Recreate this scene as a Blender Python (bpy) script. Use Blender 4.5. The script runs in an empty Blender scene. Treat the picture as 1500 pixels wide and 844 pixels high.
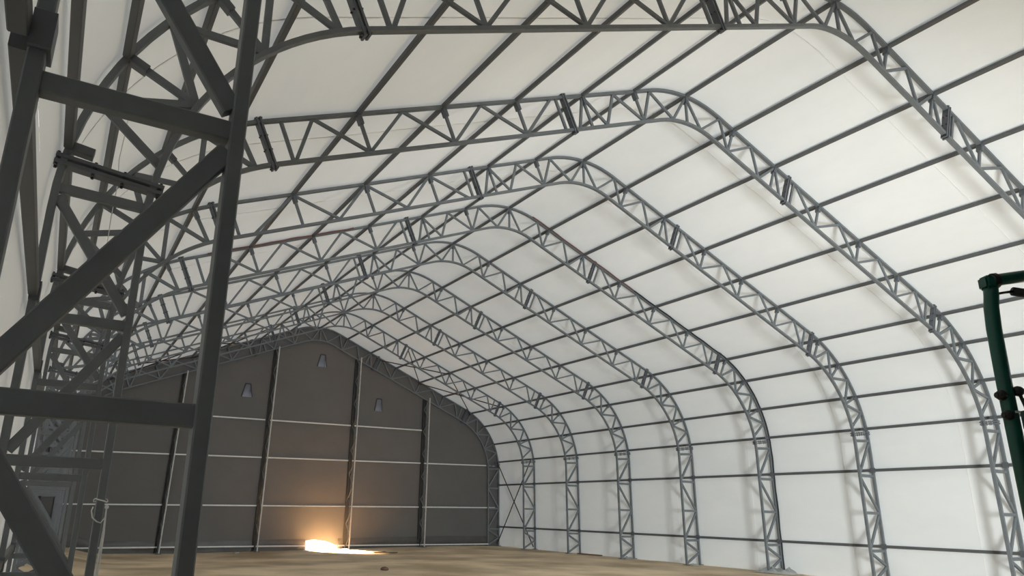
import bpy, bmesh, math, random
from mathutils import Vector, Matrix, noise
from mathutils.geometry import tessellate_polygon

SC = bpy.context.scene
COL = SC.collection
random.seed(7)
V = Vector

# ------------------------------------------------------------------ camera
W_PX, H_PX = 1500.0, 844.0
F_PX = 1029.0
CAM_H = 1.7584
yaw, pitch, roll = math.radians(28.3213723), math.radians(16.66998753), math.radians(1.39679601)
fwd = V((math.sin(yaw) * math.cos(pitch), math.cos(yaw) * math.cos(pitch), math.sin(pitch)))
r0 = V((math.cos(yaw), -math.sin(yaw), 0))
u0 = r0.cross(fwd)
rgt = r0 * math.cos(roll) + u0 * math.sin(roll)
up = -r0 * math.sin(roll) + u0 * math.cos(roll)
cd = bpy.data.cameras.new('camera')
cam = bpy.data.objects.new('camera', cd)
COL.objects.link(cam)
cam.matrix_world = Matrix(((rgt.x, up.x, -fwd.x, 0), (rgt.y, up.y, -fwd.y, 0), (rgt.z, up.z, -fwd.z, CAM_H), (0, 0, 0, 1)))
cd.sensor_fit = 'HORIZONTAL'
cd.sensor_width = 36.0
cd.lens = 36.0 * F_PX / W_PX
cd.shift_x = 98.5 / W_PX
cd.shift_y = 21.3 / W_PX
cd.clip_start = 0.05
cd.clip_end = 500
SC.camera = cam

# ------------------------------------------------------------------ world, sun, daylight, exposure
SUN_DIR = V((0.56, -0.76, -0.22)).normalized()      # the way the light travels
wd = bpy.data.worlds.new('sky')
SC.world = wd
wd.use_nodes = True
wn = wd.node_tree.nodes
wl = wd.node_tree.links
bg = wn['Background']
sky = wn.new('ShaderNodeTexSky')
sky.sky_type = 'NISHITA'
sky.sun_disc = False
sky.sun_elevation = math.radians(35)
sky.sun_rotation = math.atan2(-SUN_DIR.x, -SUN_DIR.y)
sky.dust_density = 3.0
mixs = wn.new('ShaderNodeMix')
mixs.data_type = 'RGBA'
mixs.inputs[0].default_value = 0.6
mixs.inputs[7].default_value = (0.90, 0.97, 1.0, 1)
gain = wn.new('ShaderNodeVectorMath'); gain.operation = 'SCALE'; gain.inputs[3].default_value = 0.25
wl.new(sky.outputs[0], gain.inputs[0])
wl.new(gain.outputs[0], mixs.inputs[6])
wl.new(mixs.outputs[2], bg.inputs[0])
bg.inputs[1].default_value = 7.0

gd = bpy.data.lights.new('low_sunlight_through_gable_gap', 'AREA')
gd.shape = 'RECTANGLE'
gd.size = 1.5
gd.size_y = 0.34
gd.energy = 26000.0
gd.color = (1.0, 0.66, 0.36)
gd.spread = math.radians(54)
go = bpy.data.objects.new('low_sunlight_through_gable_gap', gd)
COL.objects.link(go)
go.location = (12.75, 36.39, 0.02)
go.rotation_euler = V((0.30, -0.84, -0.50)).to_track_quat('-Z', 'Y').to_euler()

DOOR_X0, DOOR_X1, DOOR_H, Y_FRONT = 9.6, 12.4, 3.6, -1.25
ad = bpy.data.lights.new('doorway_daylight', 'AREA')
ad.shape = 'RECTANGLE'
ad.size = DOOR_X1 - DOOR_X0
ad.size_y = DOOR_H
ad.energy = 1480.0
ad.spread = math.radians(118)
ad.color = (0.90, 0.965, 0.985)
ao = bpy.data.objects.new('doorway_daylight', ad)
COL.objects.link(ao)
ao.location = ((DOOR_X0 + DOOR_X1) / 2, Y_FRONT + 0.05, DOOR_H / 2)

ao.rotation_euler = V((0.36, 0.93, -0.05)).to_track_quat('-Z', 'Y').to_euler()

SC.view_settings.view_transform = 'Standard'
SC.view_settings.look = 'None'
SC.view_settings.gamma = 1.0
SC.view_settings.use_curve_mapping = False
SC.view_settings.exposure = 0.0

# ------------------------------------------------------------------ materials
def mat(name, col, rough=0.6, metal=0.0, var=0.0, vscale=3.0, bump=0.0, bscale=20.0, translucent=0.0, spec=0.5, col2=None, stretch=None):
    m = bpy.data.materials.new(name)
    m.use_nodes = True
    n, l = m.node_tree.nodes, m.node_tree.links
    b = n['Principled BSDF']
    b.inputs['Roughness'].default_value = rough
    b.inputs['Metallic'].default_value = metal
    b.inputs['Specular IOR Level'].default_value = spec
    tc = n.new('ShaderNodeTexCoord')
    src = tc.outputs['Object']
    if stretch:
        mp = n.new('ShaderNodeMapping')
        mp.inputs['Scale'].default_value = stretch
        l.new(src, mp.inputs['Vector'])
        src = mp.outputs['Vector']
    if var > 0 or col2:
        nz = n.new('ShaderNodeTexNoise')
        nz.inputs['Scale'].default_value = vscale
        nz.inputs['Detail'].default_value = 6
        nz.inputs['Roughness'].default_value = 0.6
        l.new(src, nz.inputs['Vector'])
        cr = n.new('ShaderNodeValToRGB')
        cr.color_ramp.elements[0].position = 0.3
        cr.color_ramp.elements[1].position = 0.72
        c2 = col2 or tuple(c * (1 - var) for c in col)
        cr.color_ramp.elements[0].color = (*c2, 1)
        cr.color_ramp.elements[1].color = (*col, 1)
        l.new(nz.outputs['Fac'], cr.inputs['Fac'])
        colout = cr.outputs['Color']
        l.new(colout, b.inputs['Base Color'])
    else:
        b.inputs['Base Color'].default_value = (*col, 1)
        colout = None
    bo = None
    if bump > 0:
        nb = n.new('ShaderNodeTexNoise')
        nb.inputs['Scale'].default_value = bscale
        nb.inputs['Detail'].default_value = 5
        l.new(src, nb.inputs['Vector'])
        bo = n.new('ShaderNodeBump')
        bo.inputs['Strength'].default_value = bump
        bo.inputs['Distance'].default_value = 0.02
        l.new(nb.outputs['Fac'], bo.inputs['Height'])
        l.new(bo.outputs['Normal'], b.inputs['Normal'])
    if translucent > 0:
        t = n.new('ShaderNodeBsdfTranslucent')
        t.inputs['Color'].default_value = (0.95, 0.96, 0.92, 1)
        mx = n.new('ShaderNodeMixShader')
        mx.inputs[0].default_value = translucent
        l.new(b.outputs[0], mx.inputs[1])
        l.new(t.outputs[0], mx.inputs[2])
        l.new(mx.outputs[0], n['Material Output'].inputs['Surface'])
    return m

M_STEEL = mat('grey_painted_steel', (0.160, 0.176, 0.188), 0.5, var=0.18, vscale=5, bump=0.05, bscale=40)
M_PURLIN = mat('dark_grey_painted_tube', (0.110, 0.115, 0.118), 0.5, var=0.15, vscale=4)
M_PLATE = mat('dark_steel_plate', (0.115, 0.125, 0.14), 0.45, var=0.2, vscale=8)
M_BOLT = mat('dark_bolt', (0.06, 0.06, 0.065), 0.4, metal=0.6)
M_POSTF = mat('lit_post_steel', (0.55, 0.53, 0.50), 0.5, var=0.25, vscale=6)  # same post steel, with the light on the front chord's edge painted in
M_POSTD = mat('shaded_post_steel', (0.012, 0.012, 0.012), 0.6, var=0.2)  # shadow between the post chords painted as a near-black, widened rear chord
M_RAIL = mat('galvanised_rail', (0.70, 0.70, 0.68), 0.4, var=0.15, vscale=5)
M_FABRIC = mat('white_pvc_fabric', (0.80, 0.80, 0.785), 0.55, var=0.07, vscale=0.9, bump=0.6, bscale=1.3, stretch=(1.0, 0.45, 1.0), translucent=0.030, spec=0.25)
M_SEAM = mat('welded_fabric_seam', (0.86, 0.86, 0.85), 0.5)
M_GABLE = mat('dark_grey_gable_fabric', (0.125, 0.120, 0.116), 0.6, var=0.12, vscale=0.7, bump=0.3, bscale=1.2, spec=0.35)
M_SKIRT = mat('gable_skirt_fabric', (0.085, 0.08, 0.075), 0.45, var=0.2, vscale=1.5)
M_SKIRTD = mat('near_gable_dark_fabric', (0.05, 0.05, 0.05), 0.6, var=0.1)
M_HOOD = mat('vent_hood_lining', (0.15, 0.16, 0.19), 0.6)
M_HOODD = mat('vent_hood_flap', (0.03, 0.03, 0.035), 0.6)
M_GREEN = mat('dark_green_enamel', (0.010, 0.105, 0.080), 0.32, var=0.3, vscale=8)
M_BLACK = mat('black_rubber', (0.012, 0.013, 0.014), 0.6)
M_CABLER = mat('red_brown_cable_sheath', (0.16, 0.07, 0.06), 0.6)
M_ROPE = mat('pale_rope', (0.68, 0.69, 0.68), 0.8)
M_ROD = mat('rusty_brace_rod', (0.055, 0.035, 0.028), 0.6, var=0.3)
M_STONE = mat('pale_rubble', (0.5, 0.46, 0.4), 0.9, var=0.3)
M_WOOD = mat('weathered_plank', (0.16, 0.09, 0.06), 0.8, var=0.3)
M_POLY = mat('clear_polythene_scrap', (0.62, 0.65, 0.66), 0.25, translucent=0.3)

def floor_mat():
    m = bpy.data.materials.new('sandy_earth_floor')
    m.use_nodes = True
    n, l = m.node_tree.nodes, m.node_tree.links
    b = n['Principled BSDF']
    b.inputs['Roughness'].default_value = 0.9
    b.inputs['Specular IOR Level'].default_value = 0.2
    tc = n.new('ShaderNodeTexCoord')
    mp = n.new('ShaderNodeMapping')
    mp.inputs['Scale'].default_value = (0.34, 0.30, 1)
    mp.inputs['Rotation'].default_value = (0, 0, 0.35)
    l.new(tc.outputs['Object'], mp.inputs['Vector'])
    nz = n.new('ShaderNodeTexNoise'); nz.inputs['Scale'].default_value = 1.0; nz.inputs['Detail'].default_value = 8
    l.new(mp.outputs['Vector'], nz.inputs['Vector'])
    cr = n.new('ShaderNodeValToRGB')
    cr.color_ramp.elements[0].position = 0.36
    cr.color_ramp.elements[0].color = (0.50, 0.38, 0.245, 1)
    cr.color_ramp.elements[1].position = 0.62
    cr.color_ramp.elements[1].color = (0.90, 0.73, 0.51, 1)
    l.new(nz.outputs['Fac'], cr.inputs['Fac'])
    n2 = n.new('ShaderNodeTexNoise'); n2.inputs['Scale'].default_value = 9.0; n2.inputs['Detail'].default_value = 8
    l.new(tc.outputs['Object'], n2.inputs['Vector'])
    mx = n.new('ShaderNodeMix'); mx.data_type = 'RGBA'; mx.blend_type = 'MULTIPLY'
    mx.inputs[0].default_value = 0.12
    l.new(cr.outputs['Color'], mx.inputs[6]); l.new(n2.outputs['Fac'], mx.inputs[7])
    l.new(mx.outputs[2], b.inputs['Base Color'])
    bo = n.new('ShaderNodeBump'); bo.inputs['Strength'].default_value = 0.5; bo.inputs['Distance'].default_value = 0.03
    l.new(n2.outputs['Fac'], bo.inputs['Height']); l.new(bo.outputs['Normal'], b.inputs['Normal'])
    return m
M_FLOOR = floor_mat()
M_YARD = mat('outside_yard', (0.36, 0.34, 0.30), 0.9, var=0.3, vscale=0.5)

# ------------------------------------------------------------------ helpers
def link_mesh(name, bm_, m, parent=None, loc=None, smooth=False):
    me = bpy.data.meshes.new(name)
    bm_.normal_update()
    bm_.to_mesh(me)
    bm_.free()
    for mm in (m if isinstance(m, (list, tuple)) else [m]):
        me.materials.append(mm)
    if smooth:
        for p in me.polygons: p.use_smooth = True
    o = bpy.data.objects.new(name, me)
    COL.objects.link(o)
    if parent: o.parent = parent
    if loc is not None: o.location = loc
    return o

def thing(name, label, cat, loc=(0, 0, 0), group=None):
    o = bpy.data.objects.new(name, None)
    o.empty_display_size = 0.2
    COL.objects.link(o)
    o.location = loc
    o['label'] = label
    o['category'] = cat
    if group: o['group'] = group
    return o

def tag(o, label, cat, group=None):
    o['label'] = label; o['category'] = cat
    if group: o['group'] = group
    return o

def struct(o, label=None):
    o['kind'] = 'structure'
    if label: o['label'] = label
    return o

def bar(bm, a, b, w, d, side=V((0, 1, 0)), ch=0.006, ext=0.0):
    """chamfered rectangular tube a->b; d = depth along 'side', w = width across it"""
    a, b = V(a), V(b)
    t = (b - a).normalized()
    a = a - t * ext; b = b + t * ext
    s = (side - t * side.dot(t)).normalized()
    n = t.cross(s)
    hw, hd = w / 2, d / 2
    pts = [(-hw + ch, -hd), (hw - ch, -hd), (hw, -hd + ch), (hw, hd - ch), (hw - ch, hd), (-hw + ch, hd), (-hw, hd - ch), (-hw, -hd + ch)]
    va = [bm.verts.new(a + n * p + s * q) for p, q in pts]
    vb = [bm.verts.new(b + n * p + s * q) for p, q in pts]
    for i in range(8):
        j = (i + 1) % 8
        bm.faces.new((va[i], vb[i], vb[j], va[j]))
    bm.faces.new(va)
    bm.faces.new(vb[::-1])

def sweep(bm, pts, nrms, w, d, ch=0.006):
    """rectangular tube along a polyline in the x-z plane; nrms = in-plane normals; d along y"""
    hw, hd = w / 2, d / 2
    cs = [(-hw + ch, -hd), (hw - ch, -hd), (hw, -hd + ch), (hw, hd - ch), (hw - ch, hd), (-hw + ch, hd), (-hw, hd - ch), (-hw, -hd + ch)]
    rings = []
    for p, n in zip(pts, nrms):
        rings.append([bm.verts.new(p + n * a + V((0, b, 0))) for a, b in cs])
    for ra, rb in zip(rings, rings[1:]):
        for i in range(8):
            j = (i + 1) % 8
            bm.faces.new((ra[i], rb[i], rb[j], ra[j]))
    bm.faces.new(rings[0]); bm.faces.new(rings[-1][::-1])
    bmesh.ops.recalc_face_normals(bm, faces=bm.faces[:])

def box(bm, c, sx, sy, sz, rot=None):
    m = Matrix.Translation(V(c))
    if rot is not None: m = m @ rot.to_4x4()
    m = m @ Matrix.Diagonal((sx, sy, sz, 1))
    bmesh.ops.create_cube(bm, size=1.0, matrix=m)

def tube(bm, pts, r, seg=8, caps=True):
    pts = [V(p) for p in pts]
    rings = []
    prev = None
    for i, p in enumerate(pts):
        t = (pts[min(i + 1, len(pts) - 1)] - pts[max(i - 1, 0)]).normalized()
        ref = V((0, 0, 1)) if abs(t.z) < 0.9 else V((1, 0, 0))
        if prev is not None: ref = prev
        n = (ref - t * ref.dot(t)).normalized()
        prev = n
        bn = t.cross(n)
        rr = r[i] if isinstance(r, (list, tuple)) else r
        rings.append([bm.verts.new(p + (n * math.cos(2 * math.pi * k / seg) + bn * math.sin(2 * math.pi * k / seg)) * rr) for k in range(seg)])
    for ra, rb in zip(rings, rings[1:]):
        for k in range(seg):
            j = (k + 1) % seg
            bm.faces.new((ra[k], ra[j], rb[j], rb[k]))
    if caps:
        bm.faces.new(rings[0][::-1]); bm.faces.new(rings[-1])

# ------------------------------------------------------------------ hall profile (metres)
XC = 11.843
HW = 11.651                 # right half width, to the outer chord centre
WLS = 1.0461                # the left half is a little wider
TH = 0.40107
RE, RR = 3.8226, 2.8268
DEP = 0.734                 # truss depth between chord centres
Z_E = 6.6885
ZA = Z_E + HW * math.tan(TH)
ZC_R = ZA - RR / math.cos(TH)
TL = RE * math.tan((math.pi / 2 - TH) / 2)
T1 = (RR * math.sin(TH), ZC_R + RR * math.cos(TH))
T2 = (HW - TL * math.cos(TH), Z_E + TL * math.sin(TH))
CE = (HW - RE, Z_E - TL)
L1 = RR * TH
L2 = math.hypot(T2[0] - T1[0], T2[1] - T1[1])
L3 = RE * (math.pi / 2 - TH)
S_END = L1 + L2 + L3 + CE[1]        # s at ground
PS = [0.0, 1.667, 3.231, 4.991, 6.688, 8.404, 10.468, 11.642, 12.861, 13.94, 15.278, 17.628]
Y_FR = [36.285] + [36.4228 - 3.75 * i for i in range(1, 11)]     # the eleven arches, gable first

def prof0(s):
    if s < L1:
        a = s / RR
        return RR * math.sin(a), ZC_R + RR * math.cos(a), math.sin(a), math.cos(a)
    s -= L1
    if s < L2:
        return T1[0] + s * math.cos(TH), T1[1] - s * math.sin(TH), math.sin(TH), math.cos(TH)
    s -= L2
    if s < L3:
        a = TH + s / RE
        return CE[0] + RE * math.sin(a), CE[1] + RE * math.cos(a), math.sin(a), math.cos(a)
    s -= L3
    return HW, CE[1] - s, 1.0, 0.0

def P(s, side, off=0.0):
    """point on the profile, off metres inward of the outer chord; x measured from the hall axis"""
    x, z, nx, nz = prof0(s)
    xx = x - nx * off
    if side < 0: xx = -(xx + (WLS - 1) * x)
    return V((xx, 0, z - nz * off))

def N(s, side):
    x, z, nx, nz = prof0(s)
    return V((nx * side, 0, nz))

def sk(k):
    i = min(int(k), 10)
    return PS[i] + (PS[i + 1] - PS[i]) * (k - i)
def s_of_z(z):                       # on the column
    return L1 + L2 + L3 + CE[1] - z

# ------------------------------------------------------------------ setting: ground, fabric, gables
def ground_z(x, y):
    def ss(a, b, t):
        t = max(0, min(1, (t - a) / (b - a))); return t * t * (3 - 2 * t)
    if x < 6: fx = ss(0.6, 2.5, x)
    else: fx = max(0, 1 - (x - 6) / 14.0)
    return -0.33 * fx * ss(20, 34, y)

bm = bmesh.new()
nx_, ny_ = 60, 84
X0, X1_, Y0_, Y1_ = -0.9, 24.1, -1.3, 36.5
gv = [[bm.verts.new((X0 + (X1_ - X0) * i / nx_, Y0_ + (Y1_ - Y0_) * j / ny_,
        ground_z(X0 + (X1_ - X0) * i / nx_, Y0_ + (Y1_ - Y0_) * j / ny_) + 0.012 * (noise.noise(V((i * .5, j * .5, 0)))) - 0.012)) for j in range(ny_ + 1)] for i in range(nx_ + 1)]
for i in range(nx_):
    for j in range(ny_):
        bm.faces.new((gv[i][j], gv[i + 1][j], gv[i + 1][j + 1], gv[i][j + 1]))
struct(link_mesh('floor', bm, M_FLOOR, smooth=True), 'bare sandy earth floor of the hall')
bm = bmesh.new()
for (a, b, c, d) in ((-80, X0, -60, 110), (X1_, 105, -60, 110), (X0, X1_, -60, Y0_), (X0, X1_, Y1_, 110)):
    z = -0.24 if c == Y1_ else -0.03
    vs = [bm.verts.new(p) for p in ((a, c, z), (b, c, z), (b, d, z), (a, d, z))]
    bm.faces.new(vs)
struct(link_mesh('ground', bm, M_YARD), 'open ground outside the hall')

FAB = 0.062
def fabric_pt(s, side, y, hem=False):
    p = P(s, side, -FAB)
    n = N(s, side)
    # pull-in / billow between arches plus slight slackness
    ph = (y - Y_FR[1]) / 3.75
    bill = 0.012 * (0.5 - 0.5 * math.cos(2 * math.pi * ph))
    nzv = 0.014 * noise.noise(V((s * 0.55, y * 0.45, side * 3.0)))
    w = 0
    if p.z < 0.75:
        t = (0.75 - p.z) / 0.75
        w = t * (0.03 * noise.noise(V((y * 1.6, p.z * 5, side))) + 0.02 * noise.noise(V((y * 5 + p.z * 7, p.z * 3, side * 2)))) + 0.01 * t
    q = p + n * (bill + nzv * min(1, 1) + abs(w) + 0.01)
    return V((q.x + XC, y, q.z))

YA, YB = Y_FRONT, 36.42
S_EAVE = L1 + L2 + L3
def fabric_grid(name, srange, side, ystep, label):
    bm = bmesh.new()
    n = int(round((YB - YA) / ystep))
    ys = [YA + (YB - YA) * j / n for j in range(n + 1)]
    g = [[bm.verts.new(fabric_pt(abs(s), (1 if s >= 0 else -1) if side == 0 else side, y)) for y in ys] for s in srange]
    for a in range(len(srange) - 1):
        for b in range(n):
            bm.faces.new((g[a][b], g[a + 1][b], g[a + 1][b + 1], g[a][b + 1]))
    o = link_mesh(name, bm, M_FABRIC, smooth=True)
    return struct(o, label)
NS = 60
ceil_s = [-S_EAVE + 2 * S_EAVE * i / (2 * NS) for i in range(2 * NS + 1)]
CEIL = fabric_grid('ceiling', ceil_s, 0, 0.35, 'white fabric roof membrane over the arches')
col_s = [S_EAVE + (S_END + 0.12 - S_EAVE) * i / 34 for i in range(35)]
WR = fabric_grid('wall_right', col_s, 1, 0.15, 'white fabric side wall on the right')
WLW = fabric_grid('wall_left', col_s, -1, 0.15, 'white fabric side wall on the left')

# welded seams: one raised strip a metre past each arch
for i in range(1, 11):
    y = Y_FR[i] + 1.02
    for host, ss_, sd_ in ((CEIL, ceil_s, 0), (WR, col_s, 1), (WLW, col_s, -1)):
        bm = bmesh.new()
        prev = None
        for s in ss_:
            side = sd_ if sd_ else (1 if s >= 0 else -1)
            a = fabric_pt(abs(s), side, y - 0.012) - N(abs(s), side) * 0.006
            b = fabric_pt(abs(s), side, y + 0.012) - N(abs(s), side) * 0.006
            cur = (bm.verts.new(a), bm.verts.new(b), bm.verts.new(a + N(abs(s), side) * 0.01), bm.verts.new(b + N(abs(s), side) * 0.01))
            if prev:
                bm.faces.new((prev[0], cur[0], cur[1], prev[1]))
                bm.faces.new((prev[2], cur[2], cur[0], prev[0]))
                bm.faces.new((prev[1], cur[1], cur[3], prev[3]))
            prev = cur
        link_mesh('fabric_seam', bm, M_SEAM, host)

# far gable: dark fabric with a gap at the ground and three hooded vent openings
YG = 36.42
def outline(dep_, zb):
    L = [P(s, -1, dep_) for s in [S_END + (-zb), *[S_EAVE - S_EAVE * i / 40 for i in range(41)]]]
    R = [P(s, 1, dep_) for s in [*[S_EAVE * i / 40 for i in range(1, 41)], S_END + (-zb)]]
    return [V((p.x + XC, 0, p.z)) for p in L + R]
GAP = [(11.95, -0.6), (11.93, 0.24), (12.35, 0.30), (13.0, 0.22), (13.62, 0.02), (13.62, -0.6)]
VENTS = [((8.25, 7.90), 0.27, 0.54), ((12.13, 9.92), 0.27, 0.54), ((15.59, 7.81), 0.30, 0.46)]
VH = 0.68
out = outline(-0.13, -0.6)
# bottom edge left->right with the gap notch; polygon order: outline goes left-bottom -> top -> right-bottom
poly = out[:] + [V((x, 0, z)) for x, z in reversed(GAP)]
holes = []
for (cx, cz), wt, wb in VENTS:
    holes.append([V((cx - wt / 2, 0, cz)), V((cx + wt / 2, 0, cz)), V((cx + wb / 2 - .02, 0, cz - VH)), V((cx - wb / 2 - .02, 0, cz - VH))])
loops = [[V((p.x, p.z, 0)) for p in poly]] + [[V((p.x, p.z, 0)) for p in h] for h in holes]
tris = tessellate_polygon(loops)
flat = [p for lp in loops for p in lp]
bm = bmesh.new()
fr = [bm.verts.new((p.x, YG, p.y)) for p in flat]
for t in tris:
    try: bm.faces.new([fr[i] for i in t])
    except ValueError: pass
bmesh.ops.recalc_face_normals(bm, faces=bm.faces[:])
ge = bmesh.ops.extrude_face_region(bm, geom=bm.faces[:])
bmesh.ops.translate(bm, verts=[g for g in ge['geom'] if isinstance(g, bmesh.types.BMVert)], vec=(0, 0.012, 0))
bmesh.ops.recalc_face_normals(bm, faces=bm.faces[:])
GABLE = struct(link_mesh('wall_back', bm, M_GABLE), 'dark grey fabric gable wall at the far end')
# hoods outside the vents
for (cx, cz), wt, wb in VENTS:
    bm = bmesh.new()
    tl, tr = V((cx - wt / 2 - .02, YG + .012, cz + .02)), V((cx + wt / 2 + .02, YG + .012, cz + .02))
    bl, br = V((cx - wb / 2 - .04, YG + .012, cz - VH - .02)), V((cx + wb / 2, YG + .012, cz - VH - .02))
    ol, orr = bl + V((0, 0.42, 0.02)), br + V((0, 0.42, 0.02))
    v = [bm.verts.new(p) for p in (tl, tr, bl, br, ol, orr)]
    bm.faces.new((v[0], v[4], v[5], v[1]))
    bm.faces.new((v[0], v[2], v[4]))
    bm.faces.new((v[1], v[5], v[3]))
    link_mesh('vent_hood', bm, M_HOOD, GABLE)
    bm = bmesh.new()      # dark rolled flap framing the opening
    il = V((cx - wt / 2, YG - .01, cz)); ir = V((cx + wt / 2, YG - .01, cz))
    kl = V((cx - wb / 2 - .02, YG - .01, cz - VH)); kr = V((cx + wb / 2 - .02, YG - .01, cz - VH))
    bar(bm, il, kl, 0.06, 0.03); bar(bm, ir, kr, 0.04, 0.03); bar(bm, il, ir, 0.06, 0.03)
    link_mesh('vent_frame', bm, M_HOODD, GABLE)

# skirt: loose wrinkled strip along the foot of the gable, left and right of the gap
def skirt(x0, x1):
    bm = bmesh.new()
    n = int((x1 - x0) / 0.08)
    rows = 6
    g = []
    for i in range(n + 1):
        x = x0 + (x1 - x0) * i / n
        gz = ground_z(x, 36.3)
        colv = []
        for r in range(rows + 1):
            t = r / rows
            z = (gz + 0.52) * (1 - t) + (gz + 0.02) * t
            yy = YG - 0.015 - 0.05 * math.sin(math.pi * min(1, t * 1.2)) * (0.5 + 0.7 * noise.noise(V((x * 0.9 + t, t * 2.0, 4)))) - 0.025 * abs(noise.noise(V((x * 3 - t * 4, t, 9))))
            colv.append(bm.verts.new((x, yy, z)))
        g.append(colv)
    for i in range(n):
        for r in range(rows):
            bm.faces.new((g[i][r], g[i][r + 1], g[i + 1][r + 1], g[i + 1][r]))
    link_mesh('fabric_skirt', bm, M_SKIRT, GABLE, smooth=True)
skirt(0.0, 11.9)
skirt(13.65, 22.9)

# near gable behind the camera, with the big doorway the daylight comes through
out = outline(-0.13, -0.05)
zg0 = out[0].z
poly = out[:] + [V((DOOR_X1, 0, zg0)), V((DOOR_X1, 0, DOOR_H)), V((DOOR_X0, 0, DOOR_H)), V((DOOR_X0, 0, zg0))]
loops = [[V((p.x, p.z, 0)) for p in poly]]
bm = bmesh.new()
fr = [bm.verts.new((p.x, Y_FRONT, p.y)) for p in loops[0]]
for t in tessellate_polygon(loops):
    try: bm.faces.new([fr[i] for i in t])
    except ValueError: pass
struct(link_mesh('wall_front', bm, M_SKIRTD), 'near gable wall with the open doorway')

# ------------------------------------------------------------------ truss arches
CH_W, CH_D = 0.062, 0.092
ORD = ['', 'first', 'second', 'third', 'fourth', 'fifth', 'sixth', 'seventh', 'eighth', 'ninth', 'tenth']
def arch_label(i):
    if i == 0: return 'grey steel lattice arch standing right against the dark gable wall'
    if i == 8: return 'grey steel lattice arch whose column carries the knotted rope, eighth from the gable'
    if i == 9: return 'near dark steel lattice arch, its thick column crossing the left of the picture'
    if i == 10: return 'tenth grey steel lattice arch from the gable, behind the viewpoint'
    if i == 5: return 'grey steel lattice arch with a cable run along it, fifth out from the dark gable'
    return 'grey steel lattice arch, %s out from the dark gable wall' % ORD[i]

PATH_A = [('o', 0), ('i', .35), ('o', .70), ('i', 1), ('o', 1.42), ('i', 1.72), ('o', 2), ('i', 2.2)]
PATH_B = [('o', 2.5), ('i', 3), ('o', 3.5), ('i', 4), ('o', 4.5), ('i', 5), ('o', 5.40), ('i', 5.64)]
PATH_B2 = [('i', 2.5), ('o', 3), ('i', 3.5), ('o', 4), ('i', 4.5), ('o', 5), ('i', 5.5)]
PATH_C = [('i', 6.03), ('o', 6.45), ('i', 7), ('o', 7.5), ('i', 8), ('o', 8.5), ('i', 8.85)]
SPL = [sk(2.3), sk(5.83), s_of_z(4.60)]

proto = thing('truss_arch', arch_label(0), 'truss', (XC, Y_FR[0], 0), 'steel truss arches')
# chord segments between the splices, right and left
for side in (1, -1):
    cuts = [-SPL[0] if side > 0 else None, SPL[0], SPL[1], SPL[2], S_END]
    segs = ([(-SPL[0], SPL[0])] if side > 0 else []) + [(SPL[0], SPL[1]), (SPL[1], SPL[2]), (SPL[2], S_END)]
    for a, b in segs:
        n = max(2, int((b - a) / 0.22))
        for nm, off in (('outer_chord', 0.0), ('inner_chord', DEP)):
            pts, nr = [], []
            for j in range(n + 1):
                s = a + (b - a) * j / n
                sd_ = side if s >= 0 else -1
                pts.append(P(abs(s), sd_, off)); nr.append(N(abs(s), sd_))
            bm = bmesh.new()
            sweep(bm, pts, nr, CH_W, CH_D)
            link_mesh(nm, bm, M_STEEL, proto)

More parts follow.
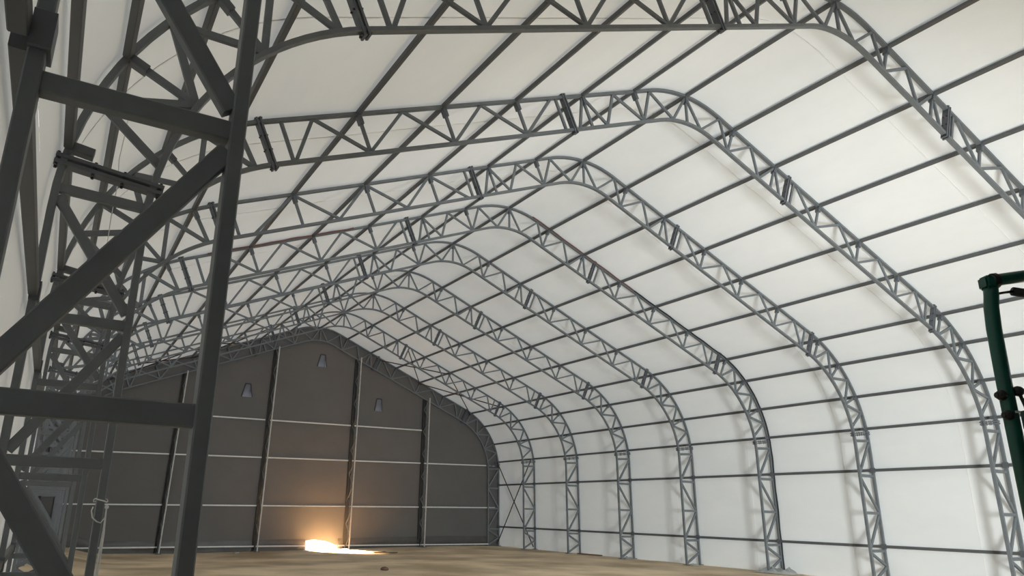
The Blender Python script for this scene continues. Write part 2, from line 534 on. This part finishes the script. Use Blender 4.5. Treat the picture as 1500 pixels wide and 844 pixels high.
def web(name, a, b, w, d, ext=0.0, m=None):
    bm = bmesh.new()
    bar(bm, a, b, w, d, ext=ext)
    return link_mesh(name, bm, m or M_STEEL, proto)
B2 = []; BN = []
for side in (1, -1):
    for pi, path in enumerate((PATH_A, PATH_B, PATH_C, PATH_B2)):
        if pi == 3 and side > 0: continue
        for (ta, ka), (tb, kb) in zip(path, path[1:]):
            pa = P(sk(ka), side, 0.02 if ta == 'o' else DEP - 0.02)
            pb = P(sk(kb), side, 0.02 if tb == 'o' else DEP - 0.02)
            ww = 0.078 if pi == 2 else 0.06
            o = web('diagonal_strut', pa, pb, ww, 0.05)
            if side < 0 and pi == 1: BN.append(o)
            if pi == 3: B2.append(o)
    for k in ([0] if side > 0 else []) + [1, 2, 2.42, 3, 4, 5, 5.66, 6, 7, 8]:
        web('post_strut', P(sk(k), side, 0.02), P(sk(k), side, DEP - 0.02), 0.072 if k > 5.9 else 0.06, 0.05)
    # column: struts and diagonals
    zi, zo = [4.35, 3.22, 2.07, 0.93], None
    for z in zi:
        web('column_strut', P(s_of_z(z), side, 0.03), P(s_of_z(z), side, DEP - 0.03), 0.085, 0.062)
    dg = [('o', 4.27, 'i', 3.32), ('i', 3.13, 'o', 2.14), ('o', 2.0, 'i', 1.03), ('i', 0.86, 'o', 0.50), ('o', 0.44, 'i', 0.07)]
    for ta, z1, tb, z2 in dg:
        web('column_diagonal', P(s_of_z(z1), side, 0.03 if ta == 'o' else DEP - 0.03),
            P(s_of_z(z2), side, 0.03 if tb == 'o' else DEP - 0.03), 0.082, 0.058)
    # splices: paired flange plates with bolts
    for s in SPL:
        n = N(s, side)
        tdir = V((n.z, 0, -n.x)) * 1.0
        c = P(s, side, DEP / 2)
        for e in (-0.03, 0.03):
            bm = bmesh.new()
            bar(bm, c + tdir * e - n * (DEP / 2 + 0.09), c + tdir * e + n * (DEP / 2 + 0.07), 0.034, 0.125, ch=0.004)
            pl = link_mesh('splice_plate', bm, M_PLATE, proto)
        for off in (-0.055, DEP * 0.33, DEP * 0.66, DEP + 0.06):
            bm = bmesh.new()
            p = P(s, side, off)
            for yy in (-0.035, 0.035):
                tube(bm, [p + V((0, yy, 0)) - tdir * 0.065, p + V((0, yy, 0)) + tdir * 0.065], 0.014, 6)
            link_mesh('bolt', bm, M_BOLT, pl)
    # purlin cleats
    for k in ([0] if side > 0 else []) + list(range(1, 12)):
        s = PS[k]
        p, n = P(s, side, 0.0), N(s, side)
        tdir = V((n.z, 0, -n.x))
        bm = bmesh.new()
        if k < 10: bar(bm, p + n * 0.02, p - n * 0.20, 0.082, 0.115, ch=0.008)
        else: bar(bm, p + n * 0.032, p - n * 0.045, 0.16, 0.13, ch=0.006)
        link_mesh('purlin_cleat', bm, M_PLATE, proto)
    # base plates
    for off in (0.0, DEP):
        p = P(S_END, side, off)
        bm = bmesh.new()
        box(bm, V((p.x, 0, 0.008)), 0.22, 0.22, 0.02)
        link_mesh('base_plate', bm, M_PLATE, proto)

def copy_thing(root, loc, label, skip=()):
    r = root.copy(); COL.objects.link(r); r.location = loc; r['label'] = label
    for ch in [c for c in root.children if c not in skip]:
        c = ch.copy(); COL.objects.link(c); c.parent = r
        for g in ch.children:
            d = g.copy(); COL.objects.link(d); d.parent = c
    return r
bpy.context.view_layer.update()
for i in range(1, 11):
    dx = 0.062 if i == 9 else 0.0
    copy_thing(proto, (XC + dx, Y_FR[i], 0), arch_label(i), skip=BN if i == 6 else B2)
for o in B2: bpy.data.objects.remove(o)

# ------------------------------------------------------------------ purlins
def purlin_label(k, side):
    sd_ = 'right' if side > 0 else 'left'
    if k == 0: return 'dark square tube purlin running along the very ridge of the roof'
    if k <= 8: return '%s dark square tube purlin down from the ridge on the %s roof slope' % (ORD[k], sd_)
    return {9: 'highest horizontal tube rail along the white %s wall, just under the roof curve',
            10: 'middle horizontal tube rail along the white %s side wall',
            11: 'lowest horizontal tube rail, about knee to waist high, along the white %s wall'}[k] % sd_
for k in range(12):
    for side in ((1,) if k == 0 else (1, -1)):
        s = PS[k]
        n = N(s, side)
        p0 = P(s, side, -0.005)
        loc = V((XC + p0.x, Y_FR[0], p0.z))
        t = thing('roof_purlin' if k < 9 else 'wall_rail', purlin_label(k, side), 'purlin', loc, 'purlins along the hall')
        ys = Y_FR + [Y_FRONT + 0.06]
        for a, b in zip(ys, ys[1:]):
            bm = bmesh.new()
            bar(bm, V((0, a - 0.048 - loc.y, 0)), V((0, b + 0.048 - loc.y, 0)), 0.088, 0.07, side=n)
            link_mesh('purlin_tube', bm, M_PURLIN, t)

# ------------------------------------------------------------------ cross bracing in the last bay
def rod(t, a, b):
    bm = bmesh.new(); tube(bm, [a, b], 0.028, 8)
    link_mesh('brace_rod', bm, M_ROD, t)
def wp(s, side, y, off=0.07):
    p = P(s, side, off); return V((p.x + XC, y, p.z))
for side in (1, -1):
    sn = 'right' if side > 0 else 'left'
    for (sa, sb, what) in ((sk(2.42), PS[4], 'upper %s roof slope' % sn), (PS[4], PS[6], 'lower %s roof slope' % sn), (PS[9], S_END - 0.12, 'white %s wall' % sn)):
        c = wp(sb, side, (Y_FR[0] + Y_FR[1]) / 2)
        t = thing('cross_brace', 'pair of crossed dark brace rods on the %s beside the far gable' % what, 'brace', c, 'cross bracing of the last bay')
        o = 0.09
        rod(t, wp(sa, side, Y_FR[0] - 0.05, o) - c, wp(sb, side, Y_FR[1] + 0.05, o) - c)
        rod(t, wp(sb, side, Y_FR[0] - 0.05, o + .035) - c, wp(sa, side, Y_FR[1] + 0.05, o + .035) - c)

# ------------------------------------------------------------------ gable posts and rails
GP = [(4.87, 5.12), (9.31, 9.50), (14.01, 14.10), (18.34, 18.42)]
GPL = ['leftmost', 'second from the left of the', 'third from the left of the', 'rightmost']
names = ['leftmost of the four lattice posts on the dark gable', 'second lattice post from the left on the dark gable wall',
         'lattice post on the gable next to the bright sunlit gap', 'rightmost of the four lattice posts on the dark gable']
def inner_z(x):
    xx = abs(x - XC)
    best = None
    for j in range(400):
        s = S_EAVE * j / 400
        p = P(s, 1 if x > XC else -1, DEP)
        if best is None or abs(abs(p.x) - xx) < best[0]: best = (abs(abs(p.x) - xx), p.z)
    return best[1]
for (xb, xt), nm in zip(GP, names):
    gz = ground_z(xb, 36)
    zt = inner_z(xt)
    c = V((xb, 36.30, gz))
    t = thing('gable_post', nm, 'post', c, 'lattice posts of the gable')
    dy = -0.62
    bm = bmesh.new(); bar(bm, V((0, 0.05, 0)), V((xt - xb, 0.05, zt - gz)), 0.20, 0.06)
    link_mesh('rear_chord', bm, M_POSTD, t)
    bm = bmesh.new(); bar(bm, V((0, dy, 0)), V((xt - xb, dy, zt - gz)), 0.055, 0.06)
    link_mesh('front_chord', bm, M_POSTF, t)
    nb = max(3, int((zt - gz) / 0.62))
    for j in range(nb):
        za, zb2 = (zt - gz) * j / nb, (zt - gz) * (j + 1) / nb
        xa, xb2 = (xt - xb) * j / nb, (xt - xb) * (j + 1) / nb
        bm = bmesh.new()
        ya, yb = (0.03, dy + .02) if j % 2 == 0 else (dy + .02, 0.03)
        bar(bm, V((xa, ya, za)), V((xb2, yb, zb2)), 0.035, 0.04, side=V((1, 0, 0)))
        link_mesh('lacing_bar', bm, M_STEEL, t)
    bm = bmesh.new(); box(bm, V((0, dy / 2 + .02, 0.012)), 0.2, 0.85, 0.024)
    link_mesh('base_plate', bm, M_PLATE, t)

def rail(z0, z1, x0, x1, label, y=36.365, gap=None):
    c = V((x0, y, z0))
    t = thing('gable_rail', label, 'rail', c, 'horizontal rails of the gable')
    xs = [x0] + [b for b, _ in GP if x0 < b < x1] + [x1]
    prs = list(zip(xs, xs[1:]))
    if gap: prs = [q for a, b in prs for q in ([(a, gap[0]), (gap[1], b)] if a < gap[0] < b else [(a, b)])]
    for a, b in prs:
        za = z0 + (z1 - z0) * (a - x0) / (x1 - x0); zb = z0 + (z1 - z0) * (b - x0) / (x1 - x0)
        bm = bmesh.new(); bar(bm, V((a + .03, y, za)) - c, V((b - .03, y, zb)) - c, 0.065, 0.05)
        link_mesh('rail_length', bm, M_RAIL, t)
rail(6.07, 6.26, 5.1, 18.4, 'top pale rail across the dark gable wall, under the vents')
rail(4.06, 4.52, 0.6, 23.3, 'pale middle rail across the dark gable wall')
rail(1.74, 2.12, 0.6, 23.3, 'pale lower rail across the dark gable wall, above the glow')
rail(-0.10, 0.10, 1.2, 22.8, 'pale bottom rail lying along the foot of the dark gable', y=36.26, gap=(11.92, 13.62))

# ------------------------------------------------------------------ cable along the fifth arch
t = thing('cable', 'black cable with a red-brown stretch strung along the fifth arch', 'cable', (XC, Y_FR[5] - 0.07, 0))
def cable(s0, s1, side, r):
    pts = []
    n = int(abs(s1 - s0) / 0.18)
    for j in range(n + 1):
        s = s0 + (s1 - s0) * j / n
        p = P(s, side, 0.0) + N(s, side) * 0.012 + V((0, -0.0 + 0.02 * noise.noise(V((s * 1.3, side, 1))), 0))
        pts.append(p + N(s, side) * 0.02 * noise.noise(V((s * 2, 3, side))))
    bm = bmesh.new(); tube(bm, pts, r, 6)
    return bm
link_mesh('red_sheath', cable(0.9, 5.6, 1, 0.022), M_CABLER, t)
link_mesh('red_sheath', cable(5.5, 9.5, -1, 0.022), M_CABLER, t)
link_mesh('black_run', cable(5.6, S_END - 0.1, 1, 0.024), M_BLACK, t)

# ------------------------------------------------------------------ rope round the eighth column and its hanging wire
yc = Y_FR[8]
xi = XC + P(S_END, -1, DEP).x
t = thing('rope', 'pale thin rope knotted round the left column and hanging to the floor', 'rope', (xi, yc, 0))
bm = bmesh.new()
loop = []
for j in range(25):
    a = 2 * math.pi * j / 24
    rx, ry = 0.05, 0.065
    loop.append(V((rx * math.copysign(abs(math.cos(a)) ** .5, math.cos(a)) , ry * math.copysign(abs(math.sin(a)) ** .5, math.sin(a)), 1.79 + 0.012 * math.sin(a * 2))))
tube(bm, loop, 0.005, 6); link_mesh('loop', bm, M_ROPE, t)
bm = bmesh.new()
tube(bm, [V((-.05, -.066, 1.74)), V((-.058, -.07, 1.71)), V((-.045, -.075, 1.66)), V((-.01, -.075, 1.63)), V((.02, -.07, 1.62)), V((.045, -.066, 1.66)), V((.05, -.07, 1.76))], 0.005, 6)
link_mesh('loop', bm, M_ROPE, t)
for k, (dx, zz) in enumerate(((0.03, 0.02), (-0.05, 0.02), (0.07, 0.3))):
    bm = bmesh.new()
    pts = [V((.045, -.072, 1.75))]
    for j in range(1, 9):
        f = j / 8
        pts.append(V((.045 + dx * f * f + (0.012 * math.sin(f * 9 + k)), -.075 - .03 * f, 1.75 + (zz - 1.75) * f)))
    tube(bm, pts, 0.0045, 6); link_mesh('strand', bm, M_ROPE, t)
bm = bmesh.new()
bmesh.ops.create_icosphere(bm, subdivisions=2, radius=0.016, matrix=Matrix.Translation((.047, -.074, 1.74)))
link_mesh('knot', bm, M_ROPE, t)

bm = bmesh.new()
pts = [V((0.15, 8.3, 7.1)), V((0.16, 8.3, 6.6)), V((0.15, 8.3, 6.05)), V((0.13, 8.3, 5.6)), V((0.16, 8.3, 5.3)), V((0.15, 8.3, 4.9)), V((0.16, 8.3, 4.4))]
tube(bm, [p for p in pts], 0.005, 5)
tag(link_mesh('hanging_wire', bm, M_ROPE), 'thin tangled wire dangling high behind the left column', 'wire')

# ------------------------------------------------------------------ green machine at the right edge
gx = V((0.855, -0.518, 0)).normalized()     # along its canopy, to the right of the picture
gy = V((0.518, 0.855, 0)).normalized()
G0 = V((4.66, 1.925, 0))
mt = thing('canopy_machine', 'dark green tubular machine canopy cut off by the right edge', 'machine', G0)
def L(a, b, z): return gx * a + gy * b + V((0, 0, z))
def tb(name, pts, r, m, par=mt, seg=14):
    bm = bmesh.new(); tube(bm, pts, r, seg)
    return link_mesh(name, bm, m, par, smooth=True)
# posts: bent at the top
front = tb('front_post', [L(-0.022, 0, 0.75), L(-0.022, 0, 2.54), L(-0.016, 0, 2.85), L(-0.006, 0, 2.98), L(0.008, 0, 3.05), L(0.014, 0, 3.11)], 0.038, M_GREEN)
tb('front_post', [L(-0.022, -1.15, 0.75), L(-0.022, -1.15, 2.54), L(-0.016, -1.15, 2.85), L(0.014, -1.15, 3.11)], 0.038, M_GREEN)
tb('rear_post', [L(1.55, 0, 0.75), L(1.55, 0, 3.36)], 0.038, M_GREEN)
tb('rear_post', [L(1.55, -1.15, 0.75), L(1.55, -1.15, 3.36)], 0.038, M_GREEN)
for b in (0, -1.15):
    tb('canopy_rail', [L(0.0, b, 3.135), L(0.1, b, 3.155), L(1.55, b, 3.38)], 0.036, M_GREEN)
tb('canopy_rail', [L(0.8, 0.0, 3.26), L(0.8, -1.15, 3.26)], 0.036, M_GREEN)
tb('canopy_rail', [L(1.55, 0.0, 3.38), L(1.55, -1.15, 3.38)], 0.036, M_GREEN)
bm = bmesh.new(); box(bm, L(-0.002, 0, 3.128), 0.056, 0.085, 0.078, rot=Matrix.Rotation(-0.545, 3, 'Z'))
bmesh.ops.bevel(bm, geom=bm.edges[:], offset=0.012, segments=2, affect='EDGES')
link_mesh('corner_block', bm, M_GREEN, mt)
bm = bmesh.new(); tube(bm, [L(0.03, 0, 3.14), L(0.052, 0, 3.143)], 0.047, 14)
link_mesh('clamp_collar', bm, M_BLACK, mt)
tb('hydraulic_strut', [L(0.15, 0.02, 3.085), L(0.9, 0.02, 2.97)], 0.026, M_BLACK)
tb('strut_rod', [L(0.0, 0.02, 3.06), L(0.15, 0.02, 3.085)], 0.008, M_BOLT)
for a, z in ((-0.065, 2.461), (0.03, 2.485), (-0.048, 2.35)):
    bm = bmesh.new(); bmesh.ops.create_icosphere(bm, subdivisions=2, radius=0.03, matrix=Matrix.Translation(L(a, -0.02, z)))
    tube(bm, [L(a - .03, -0.02, z), L(a + .03, -0.02, z)], 0.016, 8)
    link_mesh('clamp_bolt', bm, M_BLACK, mt)
tb('hose', [L(0.03, -0.02, 2.49), L(0.045, -0.03, 2.4), L(0.06, -0.03, 2.25), L(0.08, -0.04, 2.1), L(0.09, -0.04, 1.6)], 0.009, M_BLACK)
bm = bmesh.new(); box(bm, L(0.27, 0.0, 2.33), 0.44, 0.05, 0.10, rot=Matrix.Rotation(-0.545, 3, 'Z'))
link_mesh('side_panel', bm, M_GREEN, mt)
bm = bmesh.new(); box(bm, L(-0.014, -0.045, 2.366), 0.022, 0.006, 0.012, rot=Matrix.Rotation(-0.545, 3, 'Z'))
link_mesh('pale_tag', bm, M_RAIL, mt)
bm = bmesh.new(); box(bm, L(0.85, -0.57, 0.78), 1.9, 1.2, 0.42, rot=Matrix.Rotation(-0.545, 3, 'Z'))
bmesh.ops.bevel(bm, geom=bm.edges[:], offset=0.05, segments=2, affect='EDGES')
link_mesh('chassis', bm, M_GREEN, mt)
for a in (0.25, 1.45):
    for b in (-0.02, -1.12):
        bm = bmesh.new()
        c0, c1 = L(a, b + 0.14, 0.4), L(a, b - 0.14, 0.4)
        tube(bm, [c0, c0 + (c1 - c0) * .1, c0 + (c1 - c0) * .9, c1], [0.34, 0.4, 0.4, 0.34], 28)
        w = link_mesh('wheel', bm, M_BLACK, mt)
        bm = bmesh.new(); tube(bm, [c0 + (c0 - c1).normalized() * .01, c1 + (c1 - c0).normalized() * .01], 0.17, 18)
        link_mesh('hub', bm, M_GREEN, w)
bm = bmesh.new(); box(bm, L(0.9, -0.57, 1.12), 0.5, 0.5, 0.12, rot=Matrix.Rotation(-0.545, 3, 'Z')); box(bm, L(1.14, -0.57, 1.42), 0.1, 0.5, 0.55, rot=Matrix.Rotation(-0.545, 3, 'Z'))
bmesh.ops.bevel(bm, geom=bm.edges[:], offset=0.03, segments=2, affect='EDGES')
link_mesh('seat', bm, M_BLACK, mt)

# ------------------------------------------------------------------ small things on the floor
def stone(name, x, y, r, label, m=M_STONE, flat=0.45):
    bm = bmesh.new()
    bmesh.ops.create_icosphere(bm, subdivisions=2, radius=r)
    for v in bm.verts:
        v.co *= 1 + 0.35 * noise.noise(v.co / r * 1.3 + V((x, y, 0)))
        v.co.z *= flat
    tag(link_mesh(name, bm, m, None, (x, y, ground_z(x, y) + r * flat * 0.6)), label, 'debris', 'rubble on the floor')
stone('rubble_piece', 8.15, 34.8, 0.11, 'pale lump of rubble right of the near left column, by the gable')
stone('rubble_piece', 5.75, 34.6, 0.10, 'pale stone on the floor just right of the leftmost gable post')
stone('rubble_piece', 5.95, 33.2, 0.09, 'small pale stone nearer than the stone by the leftmost gable post')
stone('clod', 9.72, 21.6, 0.13, 'dark clod on the open floor in the middle distance', M_WOOD)
stone('clod', 14.6, 32.6, 0.12, 'dark clod on the floor right of the sunlit gap', M_WOOD, 0.3)
bm = bmesh.new()
bar(bm, V((0, 0, 0)), V((1.15, -0.12, 0.0)), 0.04, 0.13)
tag(link_mesh('plank', bm, M_WOOD, None, (13.9, 32.2, ground_z(14.4, 32.2) + 0.03)), 'dark plank lying on the floor in front of the sunlit gap', 'plank')
bm = bmesh.new()
bar(bm, V((0, 0, 0)), V((0.15, -1.5, 0.0)), 0.05, 0.14, side=V((1, 0, 0)))
tag(link_mesh('plank', bm, M_WOOD, None, (22.95, 28.4, 0.03)), 'dark plank on the ground by the right wall, near the second arch', 'plank')
def scrap(x, y, w, d, label, seed, h=0.16):
    bm = bmesh.new()
    n = 14
    g = [[bm.verts.new(((i / n - .5) * w, (j / n - .5) * d,
          0.01 + h * max(0, (1 - ((i / n - .5) ** 2 + (j / n - .5) ** 2) * 4)) * abs(noise.noise(V((i * .45 + seed, j * .45, seed)))) * 2)) for j in range(n + 1)] for i in range(n + 1)]
    for i in range(n):
        for j in range(n): bm.faces.new((g[i][j], g[i + 1][j], g[i + 1][j + 1], g[i][j + 1]))
    tag(link_mesh('plastic_sheet', bm, M_POLY, None, (x, y, 0.0), smooth=True), label, 'sheet', 'scraps of plastic sheeting')
scrap(23.0, Y_FR[5] - 0.15, 0.9, 1.6, 'crumpled clear plastic sheet heaped round the foot of the fifth arch', 2.0, 0.26)
scrap(23.15, Y_FR[3], 0.5, 0.7, 'small pale plastic scrap at the foot of the third arch', 5.0, 0.08)
scrap(22.9, Y_FR[4] - .2, 0.45, 0.6, 'small pale plastic scrap at the foot of the fourth arch', 7.0, 0.08)
scrap(0.05, 8.3, 0.7, 1.9, 'crumpled pale plastic sheet along the foot of the left wall', 11.0, 0.3)
scrap(20.6, 29.6, 0.5, 0.2, 'white scrap lying out on the floor near the right wall', 9.0, 0.04)
